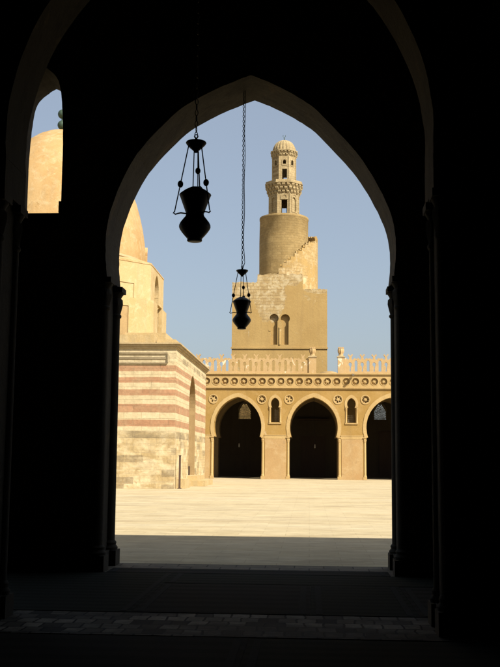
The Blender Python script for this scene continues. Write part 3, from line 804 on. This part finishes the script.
base = b.build('base_block', M['minaret'], mi)
MB().box(bx0 - .1, bx1 + .1, 119.88, 119.998, 15.38, 15.58).build('string_course', M['minaret'], mi)
b = MB().box(-3.78, -3.56, 119.93, 120.1, 17.9, 18.1).box(-5.0, -4.78, 119.95, 120.2, 17.6, 17.72)
b.lathe([(.14, 15.9), (.13, 17.85)], (-3.67, 120.02, 0), 10)
b.build('window_colonnette', M['minaret'], mi)
cy = MB()
cy.lathe([(3.24, 22.6), (3.22, 26), (3.2, 30), (3.18, 32.9), (3.22, 32.95), (3.23, 33.2), (3.17, 33.3), (.5, 33.32)], (MXc, MYc, 0), 64, mod=lambda a, z: 1 + .006*math.sin(7*a + z))
cy.build('drum', M['drum'], mi, True, 40)
# outside stair winding up round the drum
RO, RI = 4.45, 4.1
def ztop(d):                                # parapet height at angle d (degrees, -90 faces the camera)
    ks = [(-97, 25.6), (-90, 26.3), (-43, 29.35), (-15, 29.85), (0, 30.2), (14, 30.95), (40, 31.3), (100, 32.2)]
    for (a, za), (b_, zb) in zip(ks, ks[1:]):
        if d <= b_: return za + (zb - za)*(d - a)/(b_ - a)
    return 32.2
st = MB(); d = -97.0; k = 0
while d < 100:
    stp = 6.6
    z = ztop(d + stp*.5) + (random.uniform(-.05, .05))
    a0, a1 = R(d), R(d + stp)
    for (ri, ro, z1) in ((RI, RO, z), (3.15, RI - .001, z - 1.0)):
        vs = []
        for zz in (22.4, z1):
            for a, r_ in ((a0, ri), (a0, ro), ((a0+a1)/2, ro), (a1, ro), (a1, ri)):
                vs.append((MXc + r_*math.cos(a), MYc + r_*math.sin(a), zz))
        st.add(vs, [(0,1,2,3,4), (5,6,7,8,9)] + [(i, (i+1) % 5, 5 + (i+1) % 5, 5 + i) for i in range(5)])
    d += stp; k += 1
sto = st.build('outside_stair', M['stair'], mi)
d = -93.0
while d < 60:
    if random.random() < .8:
        a = R(d); z = ztop(d + 2)
        Mx = T(MXc + 4.28*math.cos(a), MYc + 4.28*math.sin(a), 0, a)
        MB().box(-.16, .16, -.12, .12, z - .1, z + random.uniform(.08, .18), Mx).build('parapet_stone', M['stair'], sto)
    d += 6.6
def octo_shaft(ap, z0, z1, th, wins):
    b = MB(); half = ap*math.tan(PI/8) - .0005
    for k in range(8):
        Mx = T(MXc, MYc, 0) @ Matrix.Rotation(k*PI/4, 4, 'Z') @ Matrix.Translation((0, -ap, 0))
        b.plate([(-half, z0), (half, z0), (half, z1), (-half, z1)], wins.get(k, []), th, Mx)
    return b
def pointed(cx, hw, z0, zs, n=6): return arch_loop(cx, hw, zs, zs - .02, hw, z0, n, 0, 1.2)
def rect(x0, x1, z0, z1): return [(x0, z0), (x1, z0), (x1, z1), (x0, z1)]
ow = {0: [rect(-.38+.1, .38+.1, 33.55, 35.4)], 4: [rect(-.3, .3, 33.6, 35.2)]}
for k in (1, 7, 2, 6): ow[k] = [pointed(0, .3, 33.9, 35.5)]
low = octo_shaft(1.91, 33.33, 36.45, .16, ow)
for k in (1, 7, 2, 6, 3, 5):
    Mx = T(MXc, MYc, 0) @ Matrix.Rotation(k*PI/4, 4, 'Z') @ Matrix.Translation((0, -1.749, 0))
    h = 1.75*math.tan(PI/8) - .002
    low.plate(rect(-h, h, 33.33, 36.45), [], .1, Mx)
lo_ = low.build('lower_lantern', M['minaret_top'], mi)
for k in range(8):
    Mx = T(MXc, MYc, 0) @ Matrix.Rotation(k*PI/4, 4, 'Z') @ Matrix.Translation((0, -1.91, 0))
    o = pointed(.1 if k == 0 else 0, .50, 35.42 if k == 0 else 33.8, 35.75); i = pointed(.1 if k == 0 else 0, .38, 35.425 if k == 0 else 33.9, 35.72)
    MB().plate(o, [[(x, z + .004) for x, z in i]] if k else [pointed(.1, .24, 35.55, 35.75)], .06, Mx @ Matrix.Translation((0, -.058, 0))).build('window_frame', M['minaret_top'], lo_)
    a = R(k*45 + 22.5); r_ = 1.91*cs8
    MB().lathe([(.09, 33.34), (.09, 36.3)], (MXc + r_*math.cos(a), MYc + r_*math.sin(a), 0), 8).build('corner_shaft', M['minaret_top'], lo_)
def muqarnas(name, z0, z1, r0, r1, tiers, nb, m, parent):
    b = MB()
    for t_ in range(tiers):
        f0, f1 = t_/tiers, (t_+1)/tiers
        ra = r0 + (r1 - r0)*f0; rb = r0 + (r1 - r0)*f1; za = z0 + (z1 - z0)*f0; zb = z0 + (z1 - z0)*f1
        b.lathe([(ra*cs8*.985, za + .001*t_), (ra*cs8*.99, zb - .001)], (MXc, MYc, 0), 8, PI/8, 2*PI + PI/8)
        for k in range(nb):
            a = 2*PI*(k + .5*(t_ % 2))/nb
            oc = 1/math.cos(((a + PI/8) % (PI/4)) - PI/8)
            Mx = T(MXc, MYc, 0, a)
            w = PI*rb/nb*.66
            rr_ = rb*oc
            b.add([Mx @ Vector(q) for q in ((rr_-.26, -w, za + .01), (rr_-.26, w, za + .01), (rr_-.17, 0, za + .01), (rr_-.26, -w, zb), (rr_-.26, w, zb), (rr_, w, zb), (rr_, -w, zb), (rr_, w, (za+zb)/2+.1*(zb-za)), (rr_, -w, (za+zb)/2+.1*(zb-za)))],
                  [(0,2,1), (3,4,5,6), (5,7,8,6), (8,7,2), (0,8,2), (1,2,7), (0,3,6,8), (1,7,5,4), (0,1,4,3)])
    return b
b = muqarnas('balcony', 36.2, 37.55, 1.95, 2.42, 3, 24, M['minaret_top'], mi)
b.lathe([(2.42*cs8, 37.55), (2.47*cs8, 37.6), (2.47*cs8, 37.72), (2.40*cs8, 37.74), (2.38*cs8, 38.0), (2.2*cs8, 38.02), (2.2*cs8, 37.76), (.4, 37.75)], (MXc, MYc, 0), 8, PI/8, 2*PI + PI/8)
b.build('balcony', M['minaret_top'], mi)
uw = {0: [rect(-.22, .42, 38.0, 39.66), pointed(.08, .2, 40.3, 40.62)], 4: [rect(-.62, .1, 37.9, 39.3)]}
for k in (1, 7, 2, 6): uw[k] = [pointed(0, .19, 40.2, 40.7)]
up = octo_shaft(1.52, 37.76, 41.4, .16, uw).build('upper_lantern', M['minaret_top'], mi)
for k in range(8):
    a = R(k*45 + 22.5); r_ = 1.52*cs8
    MB().lathe([(.075, 37.78), (.075, 41.38)], (MXc + r_*math.cos(a), MYc + r_*math.sin(a), 0), 8).build('corner_shaft', M['minaret_top'], up)
for k in (0, 1, 7):
    Mx = T(MXc + 0, MYc, 0) @ Matrix.Rotation(k*PI/4, 4, 'Z') @ Matrix.Translation((.08 if k == 0 else 0, -1.52, 0))
    MB().plate(pointed(0, .33, 40.08, 40.75), [pointed(0, .21, 40.2, 40.66)], .05, Mx @ Matrix.Translation((0, -.049, 0))).build('window_frame', M['minaret_top'], up)
b = muqarnas('crown', 41.35, 42.1, 1.54, 1.74, 2, 24, M['minaret_top'], mi)
b.lathe([(1.74*cs8, 42.1), (1.78*cs8, 42.14), (1.76*cs8, 42.26), (1.3, 42.28)], (MXc, MYc, 0), 8, PI/8, 2*PI + PI/8)
b.build('crown', M['minaret_top'], mi)
dm = MB()
pr_ = [(1.52*math.cos(R(e))**.9 if e < 90 else .01, 42.27 + 1.66*math.sin(R(e))) for e in (0, 8, 16, 25, 35, 45, 55, 65, 74, 82, 90)]
dm.lathe(pr_, (MXc, MYc, 0), 120, mod=lambda a, z: .965 + .07*abs(math.cos(a*10)))
dm.build('dome', M['minaret_top'], mi, True, 60)
fi = MB()
fi.lathe([(.09, 43.85), (.05, 44.0), (.035, 44.1), (.09, 44.2), (.035, 44.3), (.03, 44.42)], (MXc, MYc, 0), 10)
fi.tube([(MXc + .17*math.sin(R(a)), MYc, 44.58 - .17*math.cos(R(a))) for a in range(-140, 141, 20)], .03, 5)
fi.build('finial', M['bronze'], mi, True)

# ================================================================== LIGHT, SKY, CAMERA
EL, AZ = 44.0, 48.0                         # sun height; sun bearing measured from straight behind the viewer towards the right
w = bpy.data.worlds.new('World'); S.world = w; w.use_nodes = True
nt = w.node_tree; bg = nt.nodes['Background']
sky = nt.nodes.new('ShaderNodeTexSky'); sky.sky_type = 'NISHITA'; sky.sun_disc = False
sky.sun_elevation = R(EL); sky.sun_rotation = R(180 - AZ)
sky.altitude = 0; sky.air_density = 1.0; sky.dust_density = 3.2; sky.ozone_density = 1.8
nt.links.new(sky.outputs[0], bg.inputs[0]); bg.inputs[1].default_value = .053
veil = nt.nodes.new('ShaderNodeBackground'); veil.inputs[0].default_value = (.93, .99, 1.03, 1); veil.inputs[1].default_value = .13     # dusty white veil over the whole sky
ads = nt.nodes.new('ShaderNodeAddShader'); nt.links.new(bg.outputs[0], ads.inputs[0]); nt.links.new(veil.outputs[0], ads.inputs[1])
nt.links.new(ads.outputs[0], nt.nodes['World Output'].inputs[0])
sl = bpy.data.lights.new('Sun', 'SUN'); sl.energy = 5.0; sl.angle = R(.53); sl.color = (1, .93, .80)
so = bpy.data.objects.new('Sun', sl); COL.objects.link(so); so.rotation_euler = (R(90 - EL), 0, R(AZ)); so.location = (40, -40, 60)

cd = bpy.data.cameras.new('Camera'); co_ = bpy.data.objects.new('Camera', cd); COL.objects.link(co_)
cd.sensor_fit = 'HORIZONTAL'; cd.sensor_width = 36; cd.lens = 978/500*36; cd.clip_start = .1; cd.clip_end = 5000
co_.matrix_world = Matrix.Translation((0, 0, 2.0)) @ Matrix.Rotation(R(3.5), 4, 'Z') @ Matrix.Rotation(R(97.25), 4, 'X') @ Matrix.Rotation(R(.5), 4, 'Z')
S.camera = co_
S.view_settings.view_transform = 'Standard'; S.view_settings.look = 'None'
S.view_settings.exposure = .8; S.view_settings.gamma = 1; S.view_settings.use_curve_mapping = False
S.render.engine = 'CYCLES'
S.cycles.max_bounces = 8; S.cycles.diffuse_bounces = 5
